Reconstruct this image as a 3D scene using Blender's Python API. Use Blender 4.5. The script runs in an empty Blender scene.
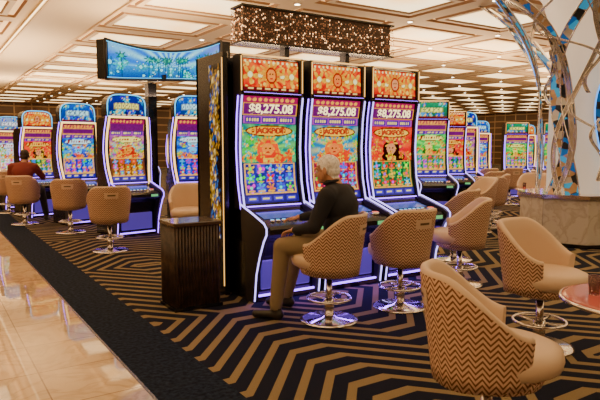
import bpy, math, random
import numpy as np
from mathutils import Vector, Matrix
random.seed(4)
SC=bpy.context.scene
COL=SC.collection
# ------------------------------------------------------------------ materials
_m={}
def mat(name,base=(.5,.5,.5),rough=.5,metal=0,em=None,es=0,spec=None):
    if name in _m: return _m[name]
    m=bpy.data.materials.new(name); m.use_nodes=True
    b=m.node_tree.nodes['Principled BSDF']
    b.inputs['Base Color'].default_value=(*base,1)
    b.inputs['Roughness'].default_value=rough
    b.inputs['Metallic'].default_value=metal
    if em:
        b.inputs['Emission Color'].default_value=(*em,1)
        b.inputs['Emission Strength'].default_value=es
    _m[name]=m
    return m
class NT:
    def __init__(s,m):
        s.m=m; s.t=m.node_tree; s.n=s.t.nodes; s.b=s.n['Principled BSDF']
    def node(s,t,**k):
        n=s.n.new(t)
        for a,b in k.items(): setattr(n,a,b)
        return n
    def link(s,a,b): s.t.links.new(a,b)
    def M(s,op,a,b=None,c=None):
        n=s.node('ShaderNodeMath',operation=op)
        for i,v in enumerate((a,b,c)):
            if v is None: continue
            if isinstance(v,(int,float)): n.inputs[i].default_value=v
            else: s.link(v,n.inputs[i])
        return n.outputs[0]
    def ramp(s,fac,stops,interp='LINEAR'):
        r=s.node('ShaderNodeValToRGB'); r.color_ramp.interpolation=interp
        e=r.color_ramp.elements
        while len(e)<len(stops): e.new(.5)
        for x,(p,c) in zip(e,stops): x.position=p; x.color=(*c,1)
        s.link(fac,r.inputs[0]); return r.outputs[0]
    def mix(s,f,a,b):
        n=s.node('ShaderNodeMix',data_type='RGBA')
        if isinstance(f,(int,float)): n.inputs[0].default_value=f
        else: s.link(f,n.inputs[0])
        for i,v in ((6,a),(7,b)):
            if isinstance(v,tuple): n.inputs[i].default_value=(*v,1)
            else: s.link(v,n.inputs[i])
        return n.outputs[2]
    def objxyz(s):
        tc=s.node('ShaderNodeTexCoord'); sp=s.node('ShaderNodeSeparateXYZ')
        s.link(tc.outputs['Object'],sp.inputs[0]); return tc.outputs['Object'],sp.outputs
def nt(name,**k): return NT(mat(name,**k))

def mk_carpet():
    N=nt('carpet_chevron',rough=.95); co,(x,y,z)=N.objxyz()
    t=N.M('PINGPONG',N.M('ADD',x,.35),.95)
    t=N.M('MINIMUM',N.M('MAXIMUM',t,.16),.80)
    t2=N.M('PINGPONG',N.M('ADD',y,.2),2.6)
    v=N.M('ADD',N.M('MULTIPLY',t,1.15),t2)
    f=N.M('FRACT',N.M('DIVIDE',v,.25))
    st=N.M('GREATER_THAN',f,.62)
    nz=N.node('ShaderNodeTexNoise'); nz.inputs['Scale'].default_value=160; N.link(co,nz.inputs['Vector'])
    tan=N.mix(nz.outputs[0],(.145,.11,.058),(.31,.245,.145))
    navy=N.mix(nz.outputs[0],(.004,.005,.013),(.014,.019,.042))
    N.link(N.mix(st,navy,tan),N.b.inputs['Base Color'])
    N.b.inputs['Specular IOR Level'].default_value=.1
    return N.m
def mk_band():
    N=nt('carpet_border_navy',rough=.95); co,_=N.objxyz()
    nz=N.node('ShaderNodeTexNoise'); nz.inputs['Scale'].default_value=30; nz.inputs['Detail'].default_value=6; N.link(co,nz.inputs['Vector'])
    N.link(N.ramp(nz.outputs[0],[(.35,(.004,.007,.018)),(.7,(.018,.030,.062))]),N.b.inputs['Base Color'])
    N.b.inputs['Specular IOR Level'].default_value=.1
    return N.m
def mk_marble(name,c1,c2,mortar,w=.62,rough=.07):
    N=nt(name,rough=rough); co,_=N.objxyz()
    br=N.node('ShaderNodeTexBrick'); br.offset=0; N.link(co,br.inputs['Vector'])
    br.inputs['Scale'].default_value=1; br.inputs['Brick Width'].default_value=w; br.inputs['Row Height'].default_value=w
    br.inputs['Mortar Size'].default_value=.005; br.inputs['Color1'].default_value=(*c1,1); br.inputs['Color2'].default_value=(*c2,1); br.inputs['Mortar'].default_value=(*mortar,1)
    nz=N.node('ShaderNodeTexNoise'); nz.inputs['Scale'].default_value=2.5; nz.inputs['Detail'].default_value=8; nz.inputs['Distortion'].default_value=1.6; N.link(co,nz.inputs['Vector'])
    v=N.ramp(nz.outputs[0],[(.42,(1,1,1)),(.5,(.62,.55,.46)),(.56,(1,1,1))])
    mx=N.node('ShaderNodeMix',data_type='RGBA',blend_type='MULTIPLY'); mx.inputs[0].default_value=.55
    N.link(br.outputs[0],mx.inputs[6]); N.link(v,mx.inputs[7]); N.link(mx.outputs[2],N.b.inputs['Base Color'])
    return N.m
def mk_herring():
    N=nt('woven_herringbone_fabric',rough=.75)
    uv=N.node('ShaderNodeUVMap'); sp=N.node('ShaderNodeSeparateXYZ'); N.link(uv.outputs[0],sp.inputs[0])
    u,v=sp.outputs[0],sp.outputs[1]
    tri=N.M('PINGPONG',u,.032)
    f=N.M('FRACT',N.M('DIVIDE',N.M('ADD',v,N.M('MULTIPLY',tri,1.1)),.028))
    st=N.M('GREATER_THAN',f,.44)
    N.link(N.mix(st,(.19,.075,.035),(.72,.50,.35)),N.b.inputs['Base Color'])
    return N.m
def mk_wood():
    N=nt('dark_fluted_wood',rough=.35); co,_=N.objxyz()
    nz=N.node('ShaderNodeTexNoise'); nz.inputs['Scale'].default_value=12; N.link(co,nz.inputs['Vector'])
    N.link(N.ramp(nz.outputs[0],[(.3,(.018,.011,.010)),(.7,(.065,.038,.026))]),N.b.inputs['Base Color']); return N.m
def mk_mosaic():
    N=nt('mirror_mosaic',rough=.15,metal=.45); co,_=N.objxyz()
    vo=N.node('ShaderNodeTexVoronoi'); vo.inputs['Scale'].default_value=9; N.link(co,vo.inputs['Vector'])
    sp=N.node('ShaderNodeSeparateColor'); N.link(vo.outputs['Color'],sp.inputs[0])
    c=N.ramp(sp.outputs[0],[(0,(.03,.16,.30)),(.22,(.80,.55,.30)),(.42,(.08,.42,.58)),(.58,(.92,.92,.90)),(.75,(.05,.06,.08))],'CONSTANT')
    N.link(c,N.b.inputs['Base Color'])
    e=N.ramp(sp.outputs[0],[(0,(.0,.10,.40)),(.22,(0,0,0)),(.42,(.02,.35,.65)),(.58,(0,0,0))],'CONSTANT')
    N.link(e,N.b.inputs['Emission Color']); N.b.inputs['Emission Strength'].default_value=.5
    return N.m
def mk_gold_panel():
    N=nt('ceiling_light_panel',base=(.6,.45,.25),rough=.6); co,_=N.objxyz()
    nz=N.node('ShaderNodeTexNoise'); nz.inputs['Scale'].default_value=.9; N.link(co,nz.inputs['Vector'])
    N.link(N.ramp(nz.outputs[0],[(.35,(1,.56,.20)),(.6,(1,.76,.42))]),N.b.inputs['Emission Color'])
    N.b.inputs['Emission Strength'].default_value=2.9; return N.m
def mk_screen(name,es):
    N=nt(name,base=(.0,.0,.0),rough=.12)
    N.b.inputs['Specular IOR Level'].default_value=.25
    a=N.node('ShaderNodeAttribute',attribute_name='Col')
    N.link(a.outputs['Color'],N.b.inputs['Emission Color']); N.b.inputs['Emission Strength'].default_value=es; return N.m
CARPET=mk_carpet(); BAND=mk_band()
MARBLE=mk_marble('marble_tile',(.62,.48,.32),(.55,.42,.27),(.25,.16,.10),rough=.04)
MBASE=mk_marble('marble_cladding',(.62,.58,.54),(.55,.52,.48),(.3,.27,.25),w=.9,rough=.12)
HERR=mk_herring(); WOOD=mk_wood(); MOSAIC=mk_mosaic(); PANEL=mk_gold_panel()
SCR=mk_screen('lcd_screen',1.45)
LEATHER=mat('tan_leather',(.68,.51,.37),.42)
CHROME=mat('chrome',(.75,.72,.7),.12,1)
BLACK=mat('gloss_black',(.008,.008,.011),.22)
DARK=mat('dark_plastic',(.02,.018,.024),.4)
CREAM=mat('ceiling_cream',(.80,.66,.47),.6)
TAUPE=mat('ceiling_beam_tan',(.70,.54,.36),.6)
BROWN=mat('ceiling_recess_brown',(.34,.20,.10),.6)
VIOLET=mat('led_violet',(.1,.1,.1),.4,0,(.28,.10,1.0),6.0)
NEONW=mat('led_lavender_white',(.1,.1,.1),.4,0,(.45,.36,1),3.4)
NEONG=mat('led_gold',(.1,.1,.1),.4,0,(1,.50,.12),2)
NEONG2=mat('led_amber_frame',(.1,.1,.1),.4,0,(1,.58,.16),3)
CYAN=mat('led_cyan',(.1,.1,.1),.4,0,(.05,.55,1),2)
COVE=mat('cove_led_warm',(.5,.4,.3),.4,0,(1,.68,.32),5)
CHROME_D=mat('dark_metal',(.12,.11,.12),.25,1)
# ------------------------------------------------------------------ mesh builder
class MB:
    def __init__(s): s.v=[]; s.f=[]; s.m=[]; s.mats=[]; s.sm=[]
    def mi(s,m):
        if m not in s.mats: s.mats.append(m)
        return s.mats.index(m)
    def add(s,v,f,m,sm=False):
        o=len(s.v); s.v+= [tuple(p) for p in v]; i=s.mi(m)
        for q in f: s.f.append([a+o for a in q]); s.m.append(i); s.sm.append(sm)
    def box(s,x0,x1,y0,y1,z0,z1,m,bev=0):
        if bev>0:
            b=bev
            ring=lambda z,i:[(x0+i+0,y0+b,z),(x0+b,y0+i,z),(x1-b,y0+i,z),(x1-i,y0+b,z),(x1-i,y1-b,z),(x1-b,y1-i,z),(x0+b,y1-i,z),(x0+i,y1-b,z)]
            v=ring(z0,b*.5)+ring(z0+b,0)+ring(z1-b,0)+ring(z1,b*.5)
            f=[list(range(7,-1,-1)),[24+i for i in range(8)]]
            for k in range(3):
                for i in range(8): f.append([k*8+i,k*8+(i+1)%8,k*8+8+(i+1)%8,k*8+8+i])
            s.add(v,f,m); return
        v=[(x,y,z) for z in(z0,z1) for y in(y0,y1) for x in(x0,x1)]
        s.add(v,[[0,2,3,1],[4,5,7,6],[0,1,5,4],[2,6,7,3],[0,4,6,2],[1,3,7,5]],m)
    def prof(s,P,x0,x1,m):
        n=len(P); v=[(x0,y,z) for y,z in P]+[(x1,y,z) for y,z in P]
        f=[list(range(n)),list(range(2*n-1,n-1,-1))]+[[i,i+n,(i+1)%n+n,(i+1)%n] for i in range(n)]
        s.add(v,f,m)
    def tube(s,P,r,m,n=8,flat=None,closed=False):
        P=[Vector(p) for p in P]; N=len(P); v=[]; f=[]
        up=None
        for i,p in enumerate(P):
            t=(P[min(i+1,N-1)]-P[max(i-1,0)]).normalized()
            if closed: t=(P[(i+1)%N]-P[i-1]).normalized()
            if up is None: up=Vector((0,0,1)) if abs(t.z)<.9 else Vector((1,0,0))
            a=t.cross(up).normalized(); b=a.cross(t).normalized(); up=b
            rr=r[i] if isinstance(r,(list,tuple)) else r
            for k in range(n):
                q=2*math.pi*k/n; v.append(p+a*math.cos(q)*rr+b*math.sin(q)*rr)
        R=N if closed else N-1
        for i in range(R):
            j=(i+1)%N
            for k in range(n): f.append([i*n+k,i*n+(k+1)%n,j*n+(k+1)%n,j*n+k])
        if not closed: f+= [list(range(n))[::-1],[ (N-1)*n+k for k in range(n)]]
        s.add(v,f,m,True)
    def lathe(s,P,m,n=32,c=(0,0),sm=True,sx=1,sy=1):
        v=[];f=[];N=len(P)
        for r,z in P:
            for k in range(n):
                q=2*math.pi*k/n; v.append((c[0]+r*math.cos(q)*sx,c[1]+r*math.sin(q)*sy,z))
        for i in range(N-1):
            for k in range(n): f.append([i*n+k,i*n+(k+1)%n,(i+1)*n+(k+1)%n,(i+1)*n+k])
        f+=[list(range(n))[::-1],[(N-1)*n+k for k in range(n)]]
        s.add(v,f,m,sm)
    def mesh(s,name):
        me=bpy.data.meshes.new(name); me.from_pydata(s.v,[],s.f)
        for m in s.mats: me.materials.append(m)
        me.polygons.foreach_set('material_index',s.m); me.polygons.foreach_set('use_smooth',s.sm)
        me.update(); return me
    def obj(s,name,parent=None,loc=(0,0,0)):
        return link(name,s.mesh(name),parent,loc)
def link(name,data,parent=None,loc=(0,0,0),rz=0,sc=1):
    o=bpy.data.objects.new(name,data); COL.objects.link(o); o.location=loc; o.rotation_euler=(0,0,rz); o.scale=(sc,)*3
    if parent: o.parent=parent
    return o
def empty(name,loc=(0,0,0),rz=0,sc=1):
    e=bpy.data.objects.new(name,None); COL.objects.link(e); e.location=loc; e.rotation_euler=(0,0,rz); e.scale=(sc,)*3
    e.empty_display_size=.2; return e
# ------------------------------------------------------------------ screen art
def hsv(h,s,v):
    import colorsys; return np.array(colorsys.hsv_to_rgb(h%1,s,v))
class Art:
    def __init__(s,W,H,asp):
        s.W,s.H=W,H; s.a=np.zeros((H,W,3)); s.asp=asp
        s.v,s.u=np.meshgrid(np.linspace(0,1,H),np.linspace(0,1,W),indexing='ij')
        s.y=s.v*asp
    def grad(s,v0,v1,c0,c1):
        k=(s.v>=v0)&(s.v<=v1); t=np.clip((s.v-v0)/(v1-v0),0,1)[...,None]
        s.a=np.where(k[...,None],np.array(c0)*(1-t)+np.array(c1)*t,s.a)
    def rect(s,u0,u1,v0,v1,c):
        s.a[(s.u>=u0)&(s.u<=u1)&(s.v>=v0)&(s.v<=v1)]=c
    def ell(s,u,v,ru,rv,c,rot=0):
        d=((s.u-u)/ru)**2+((s.v-v)/rv)**2; s.a[d<1]=c
    def flower(s,u,v,r,c,cc,n=6,ph=0):
        dx=s.u-u; dy=(s.v-v)*s.asp; R=np.hypot(dx,dy); th=np.arctan2(dy,dx)
        k=R<r*(.65+.35*np.cos(n*th+ph)); s.a[k]=np.array(c)*(0.6+.4*(R[k]/r))[...,None]
        s.a[R<r*.3]=cc
    def rays(s,u,v,v0,v1,c0,c1,n=14):
        dx=s.u-u; dy=(s.v-v)*s.asp; th=np.arctan2(dy,dx); R=np.hypot(dx,dy)
        t=(.5+.5*np.sin(n*th))*np.clip(1.3-R*1.5,0,1); k=(s.v>=v0)&(s.v<=v1)
        col=np.array(c0)*(1-t[...,None])+np.array(c1)*t[...,None]; s.a[k]=col[k]
    def noise(s,rng,amt): s.a=s.a*(1-amt+2*amt*rng.random((s.H,s.W,1)))
TH={
 'jungle':dict(bg=(.05,.42,.40),ray=(.45,.85,.25),top=(.95,.38,.04),reel=(.10,.08,.40),fig=(.95,.48,.15),hair=(.95,.25,.05),logo=(1,.65,.1)),
 'sky':dict(bg=(.03,.40,.62),ray=(.95,.75,.35),top=(.95,.34,.04),reel=(.42,.05,.18),fig=(.9,.42,.16),hair=(.9,.35,.08),logo=(1,.7,.15)),
 'red':dict(bg=(.80,.05,.07),ray=(1,.35,.12),top=(.95,.28,.03),reel=(.05,.25,.12),fig=(.85,.5,.3),hair=(.12,.02,.02),logo=(1,.7,.2)),
 'gold':dict(bg=(.50,.18,.55),ray=(1,.80,.35),top=(.05,.10,.5),reel=(.32,.16,.04),fig=(.9,.5,.1),hair=(.7,.1,.05),logo=(1,.9,.4)),
 'blue':dict(bg=(.02,.15,.65),ray=(.2,.75,1),top=(.03,.25,.7),reel=(.02,.08,.5),fig=(.3,.7,.9),hair=(.1,.3,.9),logo=(.7,.95,1)),
 'green':dict(bg=(.02,.55,.20),ray=(.5,1,.3),top=(.02,.5,.3),reel=(.02,.32,.15),fig=(.9,.8,.3),hair=(.1,.6,.1),logo=(1,1,.4)),
 'purple':dict(bg=(.35,.06,.6),ray=(.9,.4,1),top=(.4,.08,.7),reel=(.20,.05,.4),fig=(.9,.5,.6),hair=(.6,.1,.7),logo=(1,.7,.9)),
 'white':dict(bg=(.45,.6,.8),ray=(1,1,1),top=(.5,.6,.8),reel=(.55,.6,.8),fig=(.9,.8,.7),hair=(.5,.6,.9),logo=(.95,.95,1)),
}
def art_main(th,W,H,seed):
    T=TH[th]; r=np.random.default_rng(seed); A=Art(W,H,1.62)
    A.grad(0,1,T['reel'],np.array(T['bg'])*.6)
    A.rect(0,1,.94,1,(.55,.05,.25))
    for i in range(9): A.ell(.1+.1*i,.97,.035,.016,(1,.6,.15))
    A.rect(0,1,.825,.94,(.9,.55,.12)); A.rect(.015,.985,.835,.93,(.34,.02,.32))
    A.rect(.02,.98,.745,.82,(.6,.2,.6)); 
    for k in range(3):
        A.rect(.05+.31*k,.33+.31*k,.755,.81,(.22,.06,.5)); 
        for j in range(5): A.rect(.075+.31*k+j*.047,.105+.31*k+j*.047,.768,.797,(1,.8,.35))
    A.rays(.5,.52,.38,.74,T['bg'],T['ray'])
    for i in range(34):
        A.flower(r.random(),.38+.3*r.random(),.05+.05*r.random(),hsv(r.random()*.20+.93 if th=='red' else r.random()*.6,.9,.85),(1,.7,.2),5,r.random()*6)
    hu=.5+.08*(r.random()-.5)
    A.ell(hu,.50,.20,.105,T['hair']); A.ell(hu+.05,.42,.28,.06,T['hair']*np.array((.9,.5,.6)))
    A.flower(hu,.565,.16,T['logo'],(.9,.1,.05),9,0)
    A.ell(hu,.505,.11,.058,T['fig']); A.ell(hu-.04,.515,.018,.008,(.05,.02,.02)); A.ell(hu+.04,.515,.018,.008,(.05,.02,.02)); A.ell(hu,.477,.035,.008,(.6,.05,.05))
    A.rect(hu-.1,hu+.1,.38,.42,(.9,.7,.2))
    for i in range(14):
        A.flower(r.random(),.39+.08*r.random(),.04+.04*r.random(),hsv(.02+.12*r.random(),.95,1),(.9,.1,.1),4,r.random()*6)
    A.ell(.5,.68,.44,.055,(.30,.05,.02)); A.ell(.5,.68,.41,.043,T['logo'])
    for j in range(8): A.rect(.18+j*.083,.225+j*.083,.660,.700,(.55,.05,.02)); A.rect(.19+j*.083,.205+j*.083,.675,.69,T['logo'])
    A.rect(.03,.97,.085,.375,(.95,.65,.2)); A.rect(.05,.95,.095,.365,np.array(T['reel'])*1.2)
    for i in range(5):
        for j in range(3):
            u=.14+.18*i; v=.14+.09*j
            A.rect(u-.083,u+.083,v-.041,v+.041,np.array(T['reel'])*(1.8 if (i+j)%2 else 1.0)+.02)
            c=hsv(r.choice([0,.03,.09,.13,.35,.55,.6,.85]),.95,1); A.flower(u,v,.085,c,hsv(r.random(),.8,1),r.integers(3,7),r.random()*6); A.rect(u-.055,u+.055,v-.036,v-.026,(1,.65,.12))
    A.rect(0,1,0,.075,(.10,.06,.40))
    for k in range(4): A.rect(.05+.24*k,.23+.24*k,.018,.06,(.2,.15,.7)); A.rect(.08+.24*k,.20+.24*k,.03,.048,(.95,.85,.4))
    A.noise(r,.12); return np.clip(A.a,0,1)**1.9
def art_top(th,W,H,seed):
    T=TH[th]; r=np.random.default_rng(seed+50); A=Art(W,H,.46)
    warm=th in('jungle','sky','red')
    A.grad(0,1,np.array(T['top'])*.5,T['top'])
    if warm: A.rays(.5,.5,0,1,(.72,.04,.02),(1,.40,.05),12)
    for i in range(20):
        u,v=r.random(),r.choice([.12,.2,.8,.9])+.08*r.random()
        A.flower(u,v,.05+.07*r.random(),hsv(.0+.08*r.random(),.95,1) if warm else hsv(.5+.2*r.random(),.9,.9),(1,.75,.25),5,r.random()*6)
    if warm:
        for u,q in((.12,.15),(.30,.13),(.70,.13),(.88,.15)): A.flower(u,.50,q,(1,.68,.12),(1,.95,.6),5,u*9)
        A.flower(.5,.55,.24,(1,.60,.08),(.8,.08,.02),12,0)
        A.ell(.5,.5,.10,.27,(.55,.03,.02)); A.ell(.5,.50,.075,.20,T['fig']); A.ell(.475,.54,.012,.03,(.05,.02,.02)); A.ell(.525,.54,.012,.03,(.05,.02,.02)); A.ell(.5,.40,.03,.025,(.7,.03,.03))
        for j in range(12): A.ell(.04+.084*j,.93,.02,.04,(1,.95,.6))
    else:
        A.rect(.14,.86,.34,.68,np.array(T['logo'])*.55)
        for j in range(7): A.ell(.21+j*.097,.51,.040,.13,T['logo']); A.ell(.21+j*.097,.51,.015,.05,np.array(T['top'])*.5)
    A.rect(0,1,0,.10,(.35,.04,.08)); 
    for j in range(6): A.rect(.08+.15*j,.17+.15*j,.03,.075,(1,.8,.4))
    A.noise(r,.10); return np.clip(A.a,0,1)**1.9
def grid_mesh(name,arr,pos,m):
    H,W,_=arr.shape; v=[pos(i/(W-1),j/(H-1)) for j in range(H) for i in range(W)]
    f=[(j*W+i,j*W+i+1,(j+1)*W+i+1,(j+1)*W+i) for j in range(H-1) for i in range(W-1)]
    me=bpy.data.meshes.new(name); me.from_pydata(v,[],f)
    ca=me.color_attributes.new('Col','FLOAT_COLOR','POINT')
    c=np.ones((H*W,4),dtype=np.float32); c[:,:3]=np.clip(arr.reshape(-1,3),0,1); ca.data.foreach_set('color',c.ravel())
    me.materials.append(m); me.update(); return me
# ------------------------------------------------------------------ slot machine
FRONT=[(.10,2.52),(.04,2.50),(.03,2.13),(.07,1.9),(.09,1.55),(.06,1.2),(.0,.96)]
def yf(z):
    P=FRONT[::-1]
    for (y0,z0),(y1,z1) in zip(P,P[1:]):
        if z<=z1: 
            t=(z-z0)/(z1-z0); return y0+(y1-y0)*t
    return P[-1][0]
LOWER=[(.0,.96),(-.06,.90),(-.48,.80),(-.52,.77),(-.52,.72),(-.46,.68),(-.32,.62),(-.24,.45),(-.24,.08),(-.24,0)]
PROF=[(.75,0),(.75,2.46),(.70,2.52)]+FRONT[:-1]+LOWER
PROF2=[(.65,0),(.60,2.05),(.50,2.14),(.03,2.14)]+FRONT[3:-1]+LOWER
GLOWP=mat('belly_glow_violet',(.05,.04,.08),.3,0,(.12,.06,.55),.55)
def cab_mesh(curved=False):
    b=MB(); b.prof(PROF2 if curved else PROF,-.35,.35,BLACK)
    fin=[(yf(z)-.045,z) for z in (.93,1.2,1.55,1.9,2.12)]+([(.16,2.14),(.16,.93)] if curved else [(.0,2.14),(.0,2.53),(.16,2.53),(.16,.93)])
    E=NEONG2 if curved else NEONW
    for s in(-1,1):
        x0,x1=sorted((s*.35,s*.385)); b.prof(fin,x0,x1,DARK)
        if curved:
            zz=np.linspace(.92,2.16,18)
            P=[(s*(.36+.05*math.sin(math.pi*(z-.92)/1.24)),yf(z)-.055,z) for z in zz]
            b.tube(P,.020,E,8); b.tube([(x+s*.03,y+.02,z) for x,y,z in P],.026,DARK,8); b.tube([(x+s*.052,y+.01,z) for x,y,z in P],.010,VIOLET,6)
        else:
            b.tube([(s*.372,yf(z)-.052,z) for z in np.linspace(.95,2.11,14)],.009,NEONW,6)
            b.tube([(s*.392,yf(z)+.0,z) for z in np.linspace(.93,2.11,14)],.007,VIOLET,6)
            b.tube([(s*.372,-.01,2.16),(s*.372,-.01,2.51)],.006,NEONG,6)
        b.prof([(-.02,.97),(-.46,.845),(-.54,.80),(-.54,.74),(-.48,.66),(-.40,.50),(-.33,.3),(-.29,.0),(-.10,.0),(-.02,.8)],*sorted((s*.35,s*.40)),DARK)
        b.tube([(s*.395,.0,.985),(s*.395,-.30,.90),(s*.395,-.50,.835),(s*.395,-.55,.79),(s*.395,-.55,.73),(s*.395,-.49,.65),(s*.395,-.41,.49),(s*.395,-.34,.30),(s*.395,-.30,.02)],.009,VIOLET if curved else NEONW,6)
        b.box(*sorted((s*.35,s*.40)),-.125,.6,0,.6,BLACK)
    if curved:
        def arch(w,h,z0,n=20):
            P=[(-w,z0),(w,z0)]
            for i in range(n+1):
                a=math.pi*i/n; c=math.cos(a); q=math.sin(a)
                P.append((w*math.copysign(abs(c)**.5,c),z0+h*.35+h*.65*(abs(q)**.6)))
            return P
        for (w,h,z0,y0,y1,m) in((.37,.40,2.16,.05,.30,BLACK),):
            P=arch(w,h,z0); n=len(P); v=[(x,y0,z) for x,z in P]+[(x,y1,z) for x,z in P]
            b.add(v,[list(range(n))[::-1],list(range(n,2*n))]+[[i,(i+1)%n,(i+1)%n+n,i+n] for i in range(n)],m)
        b.tube([(x,.04,z) for x,z in arch(.365,.395,2.165)],.012,CYAN,6,closed=True)
        b.tube([(-.36,yf(2.1)-.05,2.15),(.36,yf(2.1)-.05,2.15)],.018,E,8)
    else:
        b.box(-.36,.36,-.02,.05,2.128,2.158,CHROME_D)
        b.tube([(-.35,-.015,2.143),(.35,-.015,2.143)],.006,VIOLET,6)
        b.tube([(-.36,0.0,2.525),(.36,0.0,2.525)],.009,NEONG,6)
    b.tube([(-.34,-.03,.955),(.34,-.03,.955)],.007,VIOLET,6)
    b.box(-.30,.30,-.27,-.24,.12,.42,GLOWP,.012)
    b.box(-.345,.345,-.29,.5,0,.05,CHROME_D)
    b.tube([(-.34,-.285,.065),(.34,-.285,.065)],.012,VIOLET,6)
    b.tube([(-.34,-.30,.615),(.34,-.30,.615)],.010,VIOLET,6)
    def dk(y): return .90+(y+.06)*(.10/.42)
    for x in np.linspace(-.22,.12,6):
        b.lathe([(.026,dk(-.36)-.01),(.026,dk(-.36)+.014),(.018,dk(-.36)+.02)],CHROME,12,(x,-.36))
        b.lathe([(.019,dk(-.36)),(.019,dk(-.36)+.022)],CYAN,12,(x,-.36))
    b.lathe([(.05,dk(-.40)-.01),(.05,dk(-.40)+.02),(.04,dk(-.40)+.028)],CHROME,20,(.24,-.38))
    b.lathe([(.036,dk(-.40)),(.036,dk(-.40)+.033)],mat('spin_button_red',(.3,.02,.02),.3,0,(1,.15,.08),1.5),20,(.24,-.38))
    v=[(-.27,-.29,dk(-.29)+.006),(.27,-.29,dk(-.29)+.006),(.27,-.10,dk(-.10)+.006),(-.27,-.10,dk(-.10)+.006)]
    b.add(v,[[0,1,2,3]],mat('deck_display',(0,0,0),.2,0,(.08,.16,.55),.7))
    b.box(.16,.29,-.53,-.50,.725,.765,mat('bill_slot',(.1,.1,.1),.3,0,(.2,1,.3),.6))
    return b.mesh('cabinet')
CAB=cab_mesh(); CAB2=cab_mesh(True); _sc={}
def screens(th,W,seed,curved=False):
    k=(th,W,seed,curved)
    if k not in _sc:
        a=grid_mesh('main_screen',art_main(th,W,int(W*1.7),seed),lambda u,v:(-.335+.67*u,yf(.985+1.125*v)-.012,.985+1.125*v),SCR)
        if curved:
            def pos(u,v):
                x=-.34+.68*u; q=abs(x/.34); top=.36*(.35+.65*((1-q**4)**.5 if q<1 else 0)**.6*1.0)
                return (x,.044,2.175+v*top)
            c=grid_mesh('top_screen',art_top(th,W,int(W*.5),seed),pos,SCR)
        else:
            c=grid_mesh('top_screen',art_top(th,W,int(W*.5),seed),lambda u,v:(-.335+.67*u,yf(2.17+.32*v)-.014,2.17+.32*v),SCR)
        _sc[k]=(a,c)
    return _sc[k]
def txt(s,size,loc,parent,m,name='jackpot_digits',tilt=0,off=.004,sx=1):
    c=bpy.data.curves.new(name,'FONT'); c.body=s; c.size=size; c.align_x='CENTER'; c.align_y='CENTER'; c.extrude=.001; c.offset=off
    o=bpy.data.objects.new('t',c); COL.objects.link(o)
    bpy.context.view_layer.update()
    me=bpy.data.meshes.new_from_object(o.evaluated_get(bpy.context.evaluated_depsgraph_get()))
    bpy.data.objects.remove(o); me.materials.clear(); me.materials.append(m)
    q=link(name,me,parent,loc); q.rotation_euler=(math.pi/2+tilt,0,0); q.scale=(sx,1,1); return q
DIG=mat('digit_glow',(0,0,0),.5,0,(1,.76,.32),2.6)
def machine(x,y,rz,th,W=26,seed=1,text=None,sc=1,curved=False):
    e=empty('slot_machine',(x,y,0),rz,sc)
    link('cabinet',CAB2 if curved else CAB,e); a,c=screens(th,W,seed,curved)
    link('main_screen',a,e); link('top_screen',c,e)
    if text:
        txt(text,.128,(0,yf(1.98)-.030,.985+1.125*.883),e,DIG,tilt=.16,off=.003,sx=1.06)
        txt('JACKPOT',.085,(0,yf(1.75)-.026,.985+1.125*.68),e,mat('logo_red',(0,0,0),.5,0,(.6,.03,.01),1.0),'logo_lettering')
    return e
# ------------------------------------------------------------------ room
b=MB()
b.box(1.66,40,-6,40,-.1,0,CARPET); b.box(1.18,1.66,-6,40,-.1,0,BAND); b.box(-9,1.16,-6,40,-.1,0,MARBLE); b.box(1.16,1.18,-6,40,-.1,.002,CHROME_D)
b.obj('floor')
WALLM=nt('wall_bronze',base=(.10,.055,.03),rough=.45)
co,(wx,wy,wz)=WALLM.objxyz()
br=WALLM.node('ShaderNodeTexBrick'); br.offset=0; br.inputs['Scale'].default_value=.5
cb=WALLM.node('ShaderNodeCombineXYZ'); WALLM.link(WALLM.M('ADD',wx,wy),cb.inputs[0]); WALLM.link(wz,cb.inputs[1]); WALLM.link(cb.outputs[0],br.inputs['Vector'])
br.inputs['Color1'].default_value=(.14,.07,.03,1); br.inputs['Color2'].default_value=(.08,.04,.02,1); br.inputs['Mortar'].default_value=(.4,.25,.12,1)
WALLM.link(br.outputs[0],WALLM.b.inputs['Base Color'])
for n,a in (('wall_left',(-9,-8.9,-6,40)),('wall_right',(40,40.1,-6,40)),('wall_back',(-9,40,40,40.1)),('wall_front',(-9,40,-6.1,-6))):
    b=MB(); b.box(*a,0,4.6,WALLM.m); b.obj(n)
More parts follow.
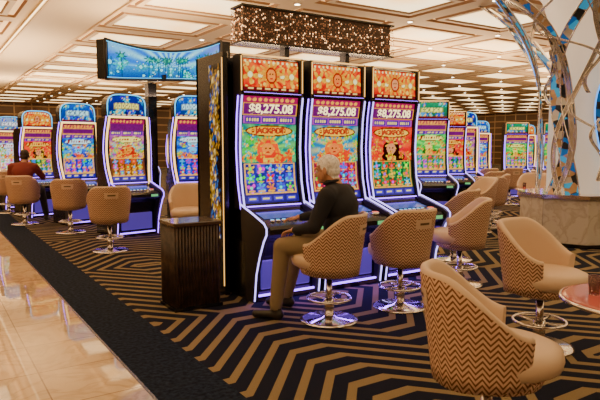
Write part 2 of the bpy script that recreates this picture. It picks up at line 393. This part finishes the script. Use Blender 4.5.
def ceiling():
    b=MB(); Z=4.2
    xs0=[(-9,2.0),(3.17,40)]
    PX,PY=2.75,2.2
    GR=mat('coffer_ring_added_glow',(.7,.5,.3),.6,0,(1,.52,.18),1.2)  # emission put into the recess ring to make the ceiling look brighter
    DLT=mat('downlight_lens',(.8,.7,.6),.4,0,(1,.85,.6),14)
    def coffer(x0,x1,y0,y1):
        R=[(0,Z,None),(.22,Z,TAUPE),(.25,Z+.05,BROWN),(.36,Z+.05,GR),(.38,Z+.0,BROWN),(.49,Z+.0,CREAM),(.52,Z+.03,BROWN)]
        prev=None
        for d,z,m in R:
            ring=[(x0+d,y0+d,z),(x1-d,y0+d,z),(x1-d,y1-d,z),(x0+d,y1-d,z)]
            if prev:
                b.add(prev+ring,[[i,(i+1)%4,4+(i+1)%4,4+i] for i in range(4)],m)
            prev=ring
        b.add(prev,[[0,1,2,3]],PANEL)
        b.lathe([(.075,Z-.012),(.085,Z)],CREAM,10,(x0,y0)); b.lathe([(.05,Z-.016),(.05,Z-.012)],DLT,10,(x0,y0))
    for (xa,xb) in xs0:
        n=max(1,round((xb-xa)/PX)); px=(xb-xa)/n
        m=round(46/PY); py=46/m
        for i in range(n):
            for j in range(m): coffer(xa+i*px,xa+(i+1)*px,-6+j*py,-6+(j+1)*py)
    b.box(2.0,3.17,-6,40,4.08,4.12,CREAM); 
    b.box(1.97,2.0,-6,40,4.04,4.22,TAUPE); b.box(3.17,3.20,-6,40,4.04,4.22,TAUPE)
    b.tube([(3.215,-6,4.10),(3.215,40,4.10)],.014,COVE,6)
    b.tube([(1.955,-6,4.10),(1.955,40,4.10)],.014,COVE,6)
    b.box(-9,40,-6,40,4.5,4.6,TAUPE)
    b.obj('ceiling')
ceiling()
# ------------------------------------------------------------------ main bank
BX,BY,BP=2.73,5.41,.873
for i,(th,sd) in enumerate((('jungle',3),('sky',7),('red',11))):
    machine(BX+BP*(i+.5),BY,0,th,84,sd,'$8,275.08')
e=empty('bank_end_panel',(0,0,0))
b=MB(); b.box(2.66,2.72,5.55,6.26,0,2.56,BLACK,.01); b.box(2.66,5.38,6.19,6.26,0,2.56,BLACK,.01)
b.tube([(2.655,5.57,.1),(2.655,5.57,2.5)],.005,NEONG,6)
b.obj('panel',e)
A=Art(20,110,5); r=np.random.default_rng(5); A.grad(0,1,(.02,.03,.08),(.03,.02,.02))
for i in range(34): A.flower(r.random(),i/34,.36,hsv(.08+.04*r.random(),.85,.75) if i%3 else (.05,.35,.7),(1,.8,.4),6,r.random()*5)
A.noise(r,.5)
link('side_display',grid_mesh('side_display',(A.a**1.9)*.5,lambda u,v:(2.655,5.90-.26*u,.6+1.85*v),SCR),e)
def canopy():
    e=empty('crystal_bead_canopy')
    x0,x1,y0,y1,z0,z1=2.98,5.17,5.74,6.02,2.73,3.10
    b=MB(); b.box(x0,x1,y0,y1,z1,z1+.02,BLACK); b.box(x0,x1,y0,y1,z0-.015,z0,BLACK); b.box(x0+.04,x1-.04,y0+.04,y1-.04,z0,z1,mat('canopy_core',(.03,.015,.01),.3,0,(1,.35,.10),.03))
    for X in(3.603,4.476):
        b.box(X-.03,X+.03,5.82,5.94,2.0,z0,BLACK)
    b.obj('frame',e)
    DK=mat('bead_smoked',(.06,.032,.02),.15,.4); BR=mat('bead_lit',(.5,.3,.2),.2,0,(1,.52,.22),3.8); BR2=mat('bead_amber',(.3,.15,.08),.2,0,(1,.36,.14),.5)
    q=MB()
    def bead(x,y,z,r,m):
        q.add([(x,y,z+r*1.2),(x+r,y,z),(x,y+r,z),(x-r,y,z),(x,y-r,z),(x,y,z-r*1.2)],[[0,1,2],[0,2,3],[0,3,4],[0,4,1],[5,2,1],[5,3,2],[5,4,3],[5,1,4]],m)
    pts=[(x,y0+.012) for x in np.arange(x0+.01,x1,.022)]+[(x0+.012,y) for y in np.arange(y0+.03,y1,.022)]+[(x,y1-.012) for x in np.arange(x0+.01,x1,.04)]+[(x1-.012,y) for y in np.arange(y0+.03,y1,.04)]
    for (x,y) in pts:
        for z in np.arange(z0+.02,z1,.027):
            t=random.random(); bead(x+random.uniform(-.003,.003),y,z+random.uniform(-.008,.008),.009 if t>.9 else .007,BR if t>.88 else (BR2 if t>.58 else DK))
    q.obj('bead_strings',e)
canopy()
def pedestal():
    e=empty('fluted_side_cabinet',(1.97,5.22,0))
    b=MB(); b.box(0.02,.48,.02,.40,.03,.82,WOOD); b.box(0,.5,0,.42,.82,.86,mat('cabinet_top',(.06,.035,.022),.15),.008); b.box(.0,.5,0,.42,0,.035,BLACK)
    for x in np.arange(.035,.48,.032): b.tube([(x,.018,.04),(x,.018,.82)],.011,WOOD,8)
    for y in np.arange(.035,.41,.032): b.tube([(.018,y,.04),(.018,y,.82)],.011,WOOD,8)
    b.obj('body',e)
pedestal()
# ------------------------------------------------------------------ chairs
CS=1.05
def chair_mesh():
    b=MB(); A=math.radians(118); n=40
    rows=[]; uvs=[]
    for i in range(n+1):
        a=-A+2*A*i/n; t=abs(a)/A
        s=max(0,(t-.30)/.70); s=s*s*(3-2*s)
        zt=.95-.25*s; zb=.42+.04*s
        ca,sa=-math.cos(a),math.sin(a)
        def ro(z): return .262+.068*((z-.42)/.53)
        sec=[]
        for k in range(7):
            z=zb+(zt-.02-zb)*k/6; sec.append((ro(z),z))
        R=ro(zt); sec+=[(R-.006,zt-.004),(R-.022,zt+.004),(R-.040,zt-.004)]
        for k in range(6):
            z=zt-.02-(zt-.02-.52)*k/5; sec.append((ro(z)-.048+.0*k,z))
        sec+=[(.20,.50),(.22,zb)]
        rows.append([(r*sa,r*ca*1.0,z) for r,z in sec]); uvs.append([(a*.30,z) for r,z in sec])
    m=len(rows[0])
    v=[p for r in rows for p in r]; fo=[];fi=[]
    for i in range(n):
        for k in range(m):
            q=[i*m+k,(i+1)*m+k,(i+1)*m+(k+1)%m,i*m+(k+1)%m]
            (fo if k<6 else fi).append(q)
    b.v+=v
    for fs,mt in((fo,HERR),(fi,LEATHER)):
        mi=b.mi(mt)
        for q in fs: b.f.append(q); b.m.append(mi); b.sm.append(True)
    mi=b.mi(LEATHER)
    b.f.append([k for k in range(m)]); b.m.append(mi); b.sm.append(False)
    b.f.append([n*m+k for k in range(m)][::-1]); b.m.append(mi); b.sm.append(False)
    P=[(.05,.47),(.22,.475),(.262,.50),(.272,.54),(.262,.585),(.22,.605),(.10,.612),(.01,.612)]
    b.lathe(P,LEATHER,36,(0,.04),True,1,1.10)
    b.lathe([(.05,.40),(.18,.405),(.245,.43),(.262,.475),(.2,.48)],HERR,32)
    hv=[];hf=[]
    for i in range(9):
        a=-.30+.60*i/8
        for z in(.78,.865): 
            R=.262+.068*((z-.42)/.53)+.004; hv.append((R*math.sin(a),-R*math.cos(a),z))
    for i in range(8): hf.append([2*i,2*i+2,2*i+3,2*i+1])
    b.add(hv,hf,LEATHER,True)
    hv=[]
    for i in range(9):
        a=-.17+.34*i/8
        for z in(.815,.835): 
            R=.262+.068*((z-.42)/.53)+.007; hv.append((R*math.sin(a),-R*math.cos(a),z))
    b.add(hv,hf,mat('handle_slot_brown',(.12,.07,.04),.5),True)
    b.lathe([(.06,.385),(.12,.39),(.12,.405),(.06,.41)],CHROME_D,20)
    b.lathe([(.028,.02),(.028,.40)],CHROME,16); b.lathe([(.045,.04),(.045,.20)],CHROME,16)
    b.tube([(.19*math.cos(q),.19*math.sin(q),.20) for q in np.linspace(0,2*math.pi,32,endpoint=False)],.012,CHROME,8,closed=True)
    for q in(0,math.pi/2,math.pi,3*math.pi/2): b.tube([(0,0,.19),(.19*math.cos(q),.19*math.sin(q),.20)],.009,CHROME,6)
    b.lathe([(.25,0),(.255,.012),(.22,.022),(.08,.032),(.045,.05)],CHROME,36)
    me=b.mesh('swivel_chair'); uvl=me.uv_layers.new(name='UVMap')
    flat=[p for r in uvs for p in r]
    nl=len(flat)
    for l in me.loops:
        vi=l.vertex_index
        if vi<nl: uvl.data[l.index].uv=flat[vi]
        else:
            c=me.vertices[vi].co; uvl.data[l.index].uv=(math.atan2(c.x,-c.y)*.3,c.z)
    return me
CH=chair_mesh()
def chair(x,y,hx,hy):
    return link('swivel_chair',CH,None,(x,y,0),math.atan2(hy,hx)-math.pi/2,CS)
MX,MY=3.07,4.24
chair(MX,MY,-.55,.84)
chair(3.92,4.22,.02,1)
chair(5.14,4.55,-.70,.70)
chair(4.06,2.76,.16,-1)
chair(2.33,1.86,.76,-.62)
for c in ((2.35,8.9,.15,1),(2.25,11.2,.3,1),(1.72,12.9,.5,.86),(3.45,8.45,-.5,-.9),(10.0,8.0,-.6,.8),(11.1,9.0,.1,1),(12.4,10.2,.2,1),(13.3,10.1,.4,1),(1.7,15.3,.3,1),(6.2,5.6,-.3,.9),
          (8.6,7.2,-.9,.3),(9.3,7.5,.7,.7),(10.9,7.7,-.8,-.3),(12.4,8.4,.6,-.7),(14.3,9.6,.3,1)):
    chair(*c)
# ------------------------------------------------------------------ other machines
machine(3.12,10.4,.15,'gold',40,21,sc=.97,curved=True); machine(4.22,10.0,-.08,'blue',40,22,sc=.97,curved=True)
machine(2.72,12.4,.15,'blue',28,23,sc=.95,curved=True); machine(2.25,14.2,.30,'red',28,24,sc=.92,curved=True)
machine(1.95,16.3,.35,'white',28,25,sc=.9,curved=True); machine(2.0,18.2,.3,'green',28,26,sc=.9,curved=True); machine(1.4,19.4,.3,'purple',28,27,sc=.9)
machine(9.1,8.9,-.45,'green',28,31); machine(10.7,9.8,-.45,'red',28,32,sc=.95); machine(11.7,10.3,-.4,'gold',28,33,sc=.95,curved=True)
machine(12.9,11.4,-.5,'red',28,34,sc=.9); machine(14.0,11.7,-.2,'blue',28,35,sc=.9,curved=True); machine(15.3,11.4,-.7,'green',28,31,sc=.9); machine(16.5,10.9,-.7,'green',28,36,sc=.9)
ths=list(TH)
for i in range(9): machine(5.2+1.1*i,19,-.2,ths[i%7],28,41+(i%3),sc=.9,curved=i%2==0)
for i in range(7): machine(1.2+.95*i,24,.1,ths[(i+3)%7],28,41+(i%3),sc=.9)
for i in range(7): machine(17.9+1.3*i,13-.5*i,-.7,ths[(i*3)%7],28,41+(i%3),sc=.9,curved=i%2==0)
def sign():
    e=empty('curved_overhead_sign')
    P0,P1,P2=Vector((2.52,9.50)),Vector((4.2,10.9)),Vector((4.15,8.72))
    def at(t):
        p=P0*(1-t)**2+P1*2*t*(1-t)+P2*t*t
        d=(P1-P0)*(1-t)+(P2-P1)*t; d.normalize(); s=math.sin(math.pi*t)
        return p,Vector((-d.y,d.x)),2.64+.10*s,3.26-.02*s
    b=MB(); n=36; f=[];v=[]
    for i in range(n+1):
        p,nm,z0,z1=at(i/n); q=p+nm*.16
        v+=[(p.x,p.y,z0),(p.x,p.y,z1),(q.x,q.y,z1),(q.x,q.y,z0)]
    for i in range(n):
        for k in range(4): f.append([i*4+k,i*4+4+k,i*4+4+(k+1)%4,i*4+(k+1)%4])
    b.add(v,f+[[0,1,2,3],[4*n+3,4*n+2,4*n+1,4*n]],BLACK)
    for k in(0,1): b.tube([v[i*4+k] for i in range(n+1)],.022,DARK,8); 
    for k in(0,1): b.tube([(v[i*4+k][0],v[i*4+k][1]-.012,v[i*4+k][2]+(.028 if k==0 else -.028)) for i in range(n+1)],.006,CYAN,6)
    for k in (0,n): b.tube([v[k*4],v[k*4+1]],.022,DARK,8)
    b.box(3.60,3.76,10.7,10.9,0,2.74,BLACK); b.box(3.62,3.68,9.95,10.8,2.74,2.82,BLACK)
    b.obj('frame',e)
    A=Art(170,40,.26); r=np.random.default_rng(9)
    A.grad(0,.45,(.0,.18,.55),(.05,.55,.85)); A.grad(.45,1,(.35,.85,1),(.02,.30,.80))
    A.rays(.5,.45,.4,1,(.02,.35,.85),(.55,.95,1),18)
    for i in range(46): A.flower(r.random(),.02+.5*r.random(),.02+.03*r.random(),hsv(.45+.17*r.random(),.95,.5+.5*r.random()),(.5,1,1),7,r.random()*6)
    for i in range(16):
        u=r.random(); A.rect(u-.003,u+.003,0,.65,(.0,.16,.25)); A.flower(u,.68,.045,(.0,.40,.38),(.1,.7,.5),7,r.random()*6)
    for i in range(30): A.ell(r.random(),r.random(),.004,.018,(.85,1,1))
    A.noise(r,.12); a=np.clip(A.a,0,1)**1.8
    def pos(u,vv):
        p,nm,z0,z1=at(.015+.97*u); p=p-nm*.008; return (p.x,p.y,z0+.035+(z1-z0-.07)*vv)
    link('video_screen',grid_mesh('video_screen',a,pos,SCR),e)
sign()
# ------------------------------------------------------------------ tree column
def column():
    cx,cy=9.15,5.65
    e=empty('mosaic_tree_column',(cx,cy,0))
    b=MB()
    b.lathe([(.90,0),(.90,.06)],BLACK,8,(0,0),False); b.lathe([(.86,.05),(.86,.76)],MBASE,8,(0,0),False); b.lathe([(.90,.76),(.90,.82)],CHROME,8,(0,0),False)
    b.obj('base',e)
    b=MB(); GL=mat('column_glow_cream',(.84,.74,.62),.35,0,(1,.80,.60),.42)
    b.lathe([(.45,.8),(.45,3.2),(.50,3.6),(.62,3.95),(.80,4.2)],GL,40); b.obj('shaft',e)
    SIL=mat('silver_ribbon',(.85,.83,.80),.18,.75)
    BLU=mat('blue_light_strip',(.1,.1,.1),.4,0,(.06,.35,1),2.0)
    def rad(z): 
        k=max(0,(z-2.3)/1.9); return .58+1.35*k*k
    r=random.Random(3); q=MB()
    def branch(a0,z0,z1,sw,w,mt,ph,lit=False):
        N=30; v=[]
        for i in range(N+1):
            t=i/N; z=z0+(z1-z0)*t; a=a0+sw*math.sin(t*math.pi*1.2+ph)+.10*math.sin(t*9+ph*3); R=rad(z)
            ww=w*(1.0-.35*t)/R
            for dr in(0,.03):
                for sg in(-1,1): v.append(((R+dr)*math.cos(a+sg*ww),(R+dr)*math.sin(a+sg*ww),z))
        f=[]
        for i in range(N):
            o=i*4; f+=[[o,o+1,o+5,o+4],[o+3,o+2,o+6,o+7],[o+2,o,o+4,o+6],[o+1,o+3,o+7,o+5]]
        q.add(v,f,mt,False)
        for sg in(2,3): q.tube([v[i*4+sg] for i in range(N+1)],.012,BLU if lit and sg==2 else SIL,5)
    for k in range(11):
        branch(k*2*math.pi/11+.2,.82,4.19,.45*(1 if k%2 else -1),.105,MOSAIC,r.uniform(0,1),k%4==0)
    for k in range(9):
        branch(k*2*math.pi/9+.25,.82,4.19,-.55*(1 if k%2 else -1),.035,SIL,r.uniform(0,1.5))
    for k in range(16):
        a=r.uniform(0,6.28); z=r.uniform(.9,3.0); branch(a,z,z+r.uniform(.6,1.1),r.uniform(-.7,.7),.022,r.choice([MOSAIC,SIL,CHROME_D]),r.uniform(0,2))
    q.obj('branch_lattice',e)
column()
# ------------------------------------------------------------------ cocktail tables
g=mat('drink_glass',(.9,.5,.5),.03); g.node_tree.nodes['Principled BSDF'].inputs['Transmission Weight'].default_value=.9
def table(x,y):
    e=empty('round_cocktail_table',(x,y,0))
    b=MB(); b.lathe([(.36,.715),(.385,.72),(.39,.735),(.385,.75),(.36,.752)],mat('table_top_rose',(.50,.13,.12),.08),48)
    b.tube([(.392*math.cos(q),.392*math.sin(q),.735) for q in np.linspace(0,2*math.pi,48,endpoint=False)],.012,CHROME,8,closed=True)
    b.lathe([(.035,.03),(.035,.715)],CHROME,16); b.lathe([(.24,0),(.24,.012),(.05,.04)],CHROME_D,32); b.obj('table',e)
    b=MB(); b.lathe([(.028,.752),(.036,.86),(.033,.86),(.026,.76)],g,24,(-.12,.18)); b.obj('tumbler',e)
table(3.30,1.64); table(10.1,7.05); table(11.8,7.9)
# ------------------------------------------------------------------ people
def union(name,parts,vox,label_mats,parent,labelfn=None,smooth=5):
    import bmesh
    bm=bmesh.new()
    def sph(c,r):
        M=Matrix.Translation(Vector(c))@Matrix.Diagonal((*r,1)); bmesh.ops.create_icosphere(bm,subdivisions=3,radius=1,matrix=M)
    for p in parts:
        if p[0]=='e': sph(p[1],p[2])
        else:
            a,c=Vector(p[1]),Vector(p[2]); L=(c-a).length; n=max(2,int(L/(min(p[3],p[4])*.3))+1)
            for i in range(n+1):
                t=i/n; r=p[3]+(p[4]-p[3])*t; sph(a.lerp(c,t),(r,r,r))
    me=bpy.data.meshes.new('tmp'); bm.to_mesh(me); bm.free()
    o=bpy.data.objects.new('tmp',me); COL.objects.link(o)
    r=o.modifiers.new('r','REMESH'); r.mode='VOXEL'; r.voxel_size=vox
    s=o.modifiers.new('s','SMOOTH'); s.factor=.5; s.iterations=smooth
    bpy.context.view_layer.update()
    m2=bpy.data.meshes.new_from_object(o.evaluated_get(bpy.context.evaluated_depsgraph_get()))
    bpy.data.objects.remove(o)
    m2.materials.clear(); labs=list(label_mats)
    for l in labs: m2.materials.append(label_mats[l])
    for f in m2.polygons:
        c=f.center
        if labelfn: l=labelfn(c)
        else:
            best=1e9
            for p in parts:
                if p[0]=='e':
                    d=((Vector(((c.x-p[1][0])/p[2][0],(c.y-p[1][1])/p[2][1],(c.z-p[1][2])/p[2][2]))).length-1)*min(p[2]); lb=p[3]
                else:
                    a,e2=Vector(p[1]),Vector(p[2]); ab=e2-a; t=max(0,min(1,(c-a).dot(ab)/max(ab.length_squared,1e-9))); d=(c-a-ab*t).length-(p[3]+(p[4]-p[3])*t); lb=p[5]
                if d<best: best=d; l=lb
        f.material_index=labs.index(l); f.use_smooth=True
    return link(name,m2,parent)
SK=mat('skin',(.52,.27,.17),.5)
def person(name,x,y,hx,hy,sc,JK,TR,HR,main=True):
    e=empty(name,(x,y,.0),math.atan2(hy,hx)-math.pi/2,sc)
    SH=mat('black_shoe',(.02,.018,.018),.4)
    P=[('e',(0,-.03,.73),(.18,.14,.12),'T'),
       ('e',(0,-.03,.86),(.19,.16,.16),'J'),('e',(0,-.01,1.0),(.20,.155,.17),'J'),('e',(0,.01,1.11),(.18,.12,.09),'J'),
       ('c',(-.18,.02,1.11),(.18,.02,1.11),.080,.080,'J'),
       ('c',(0,.02,1.11),(0,.065,1.19),.080,.064,'J'),
       ('c',(-.215,.02,1.10),(-.29,.10,.85),.078,.060,'J'),('c',(-.29,.10,.85),(-.20,.31,.80),.060,.040,'J'),
       ('c',(.215,.02,1.10),(.29,.20,.91),.078,.060,'J'),('c',(.29,.20,.91),(.20,.45,.86),.060,.040,'J'),
       ('c',(-.095,-.01,.705),(-.19,.45,.645),.110,.082,'T'),('c',(-.19,.45,.645),(-.22,.50,.13),.078,.058,'T'),
       ('c',(.095,-.01,.705),(.15,.46,.645),.110,.082,'T'),('c',(.15,.46,.645),(.18,.60,.13),.078,.058,'T'),
       ('c',(-.22,.49,.075),(-.22,.50,.13),.044,.044,'S'),('c',(-.22,.47,.046),(-.25,.69,.036),.046,.036,'S'),
       ('c',(.18,.59,.075),(.18,.60,.13),.044,.044,'S'),('c',(.18,.57,.046),(.16,.79,.036),.046,.036,'S')]
    union('body',P,.011 if main else .016,{'J':JK,'T':TR,'S':SH},e,None,6)
    b=MB(); b.tube([(.064*math.cos(q),.070+.062*math.sin(q),1.207+.016*math.sin(q)*-1) for q in np.linspace(0,2*math.pi,20,endpoint=False)],.014,JK,8,closed=True); b.obj('collar',e)
    hx,hy,hz=0,.120,1.325
    H=[('e',(0,-.012,.015),(.077,.096,.086),'k'),('e',(0,.03,-.045),(.060,.066,.075),'k'),('e',(0,.066,-.098),(.030,.026,.024),'k'),
       ('c',(0,-.03,-.07),(0,-.055,-.16),.056,.060,'k'),
       ('c',(0,.088,-.012),(0,.108,-.045),.010,.015,'k'),('e',(.013,.100,-.048),(.010,.012,.009),'k'),('e',(-.013,.100,-.048),(.010,.012,.009),'k'),
       ('e',(.084,-.002,-.03),(.011,.022,.034),'k'),('e',(-.084,-.002,-.03),(.011,.022,.034),'k'),
       ('c',(-.035,.082,.012),(.035,.082,.012),.010,.010,'k'),('e',(0,.090,-.078),(.024,.010,.009),'l'),
       ('e',(0,-.024,.022),(.085,.100,.092),'h'),('e',(0,-.05,-.03),(.072,.066,.072),'h')]
    def lf(c):
        if abs(c.x)>.083 and -.03<c.y<.025 and c.z<.008: return 'k'
        if abs(c.x)<.022 and c.y>.09 and -.088<c.z<-.068: return 'l'
        if c.z>.035 and c.y<.072: return 'h'
        if c.z>-.10 and c.y<.03-.9*max(0,.0-c.z): return 'h'
        return 'k'
    h=union('head',H,.0055,{'k':SK,'h':HR,'l':mat('lips',(.42,.17,.13),.5)},e,lf,3); h.location=(hx,hy,hz); h.rotation_euler=(-.20,0,.12); h.scale=(1.0,)*3
    b=MB()
    for s in(-1,1):
        b.lathe([(.001,-.011),(.008,-.008),(.011,0),(.008,.008),(.001,.011)],mat('eye_white',(.8,.8,.78),.2),12,(s*.03,.077))
        b.lathe([(.001,-.004),(.005,0),(.001,.004)],mat('iris',(.05,.04,.03),.2),10,(s*.03,.0865))
    b.obj('eyes',h,(0,.004,-.012))
    def hand(name,side,w,d,rz):
        Q=[('e',(0,.045,0),(.040,.048,.015),'k'),('c',(0,-.02,0),(0,.02,0),.026,.026,'k')]
        for i,(x,L) in enumerate(((-.030,.062),(-.010,.074),(.010,.070),(.029,.054))):
            p0=(x,.082,0); p1=(x*1.15,.082+L*.48,-.006); p2=(x*1.2,.082+L*.8,-.018); p3=(x*1.2,.082+L,-.032)
            Q+=[('c',p0,p1,.0092,.0085,'k'),('c',p1,p2,.0085,.008,'k'),('c',p2,p3,.008,.007,'k')]
        s=-side
        Q+=[('c',(s*.028,.015,0),(s*.055,.055,-.008),.014,.011,'k'),('c',(s*.055,.055,-.008),(s*.058,.088,-.014),.010,.008,'k')]
        o=union(name,Q,.0035,{'k':SK},e,None,2); o.location=w; o.rotation_euler=(d,0,rz); return o
    hand('left_hand',-1,(-.195,.325,.800),-.25,-.35)
    hand('right_hand',1,(.192,.47,.858),-.10,.30)
HW=nt('white_hair',base=(.92,.93,.97),rough=.9); hc,_=HW.objxyz()
hn=HW.node('ShaderNodeTexNoise'); hn.inputs['Scale'].default_value=60; HW.link(hc,hn.inputs['Vector'])
HW.link(HW.ramp(hn.outputs[0],[(.35,(.66,.67,.72)),(.6,(.97,.98,1.0))]),HW.b.inputs['Base Color'])
person('seated_man',MX+.07,MY-.05,-.50,.86,1.05,mat('navy_jacket',(.010,.012,.022),.8),mat('khaki_trousers',(.26,.20,.12),.85),HW.m)
person('seated_woman',1.72,12.9,.5,.86,1.05,mat('maroon_top',(.20,.03,.03),.8),mat('dark_trousers',(.02,.02,.03),.85),mat('dark_hair',(.03,.018,.012),.6),False)
# ------------------------------------------------------------------ lights
def area(name,loc,sx,sy,col,p,rot=(0,0,0)):
    l=bpy.data.lights.new(name,'AREA'); l.shape='RECTANGLE'; l.size=sx; l.size_y=sy; l.color=col; l.energy=p
    o=bpy.data.objects.new(name,l); COL.objects.link(o); o.location=loc; o.rotation_euler=rot
    return o
UP=(math.pi,0,0); WC=(1,.66,.34)  # upward lamps below are unseen, added over the machine rows to brighten the ceiling
area('added_ceiling_fill',(4.05,5.95,2.56),2.4,.3,WC,150,UP)
area('added_ceiling_fill',(3.7,10.8,2.50),1.6,.3,WC,150,UP)
area('added_ceiling_fill',(9.5,19.4,2.4),9,.4,WC,520,UP)
area('added_ceiling_fill',(12.2,11.6,2.5),6,.4,WC,430,UP)
area('added_ceiling_fill',(4,24.5,2.4),6,.4,WC,400,UP)
area('added_ceiling_fill',(2.2,16.9,2.5),1,5,WC,220,UP)
area('added_ceiling_fill',(22,12.5,2.4),8,.4,WC,430,UP)
area('under_deck_light',(4.04,5.02,.62),2.4,.08,(.30,.10,1.0),22)
w=bpy.data.worlds.new('w'); SC.world=w; w.use_nodes=True; w.node_tree.nodes['Background'].inputs[0].default_value=(1,.8,.6,1); w.node_tree.nodes['Background'].inputs[1].default_value=.2
# ------------------------------------------------------------------ camera
cd=bpy.data.cameras.new('cam'); cd.lens=35; cd.sensor_width=36; cd.clip_end=200
co=bpy.data.objects.new('camera',cd); COL.objects.link(co); co.location=(0,0,1.6)
co.rotation_euler=(math.radians(90-5.39),0,math.radians(-33)); SC.camera=co
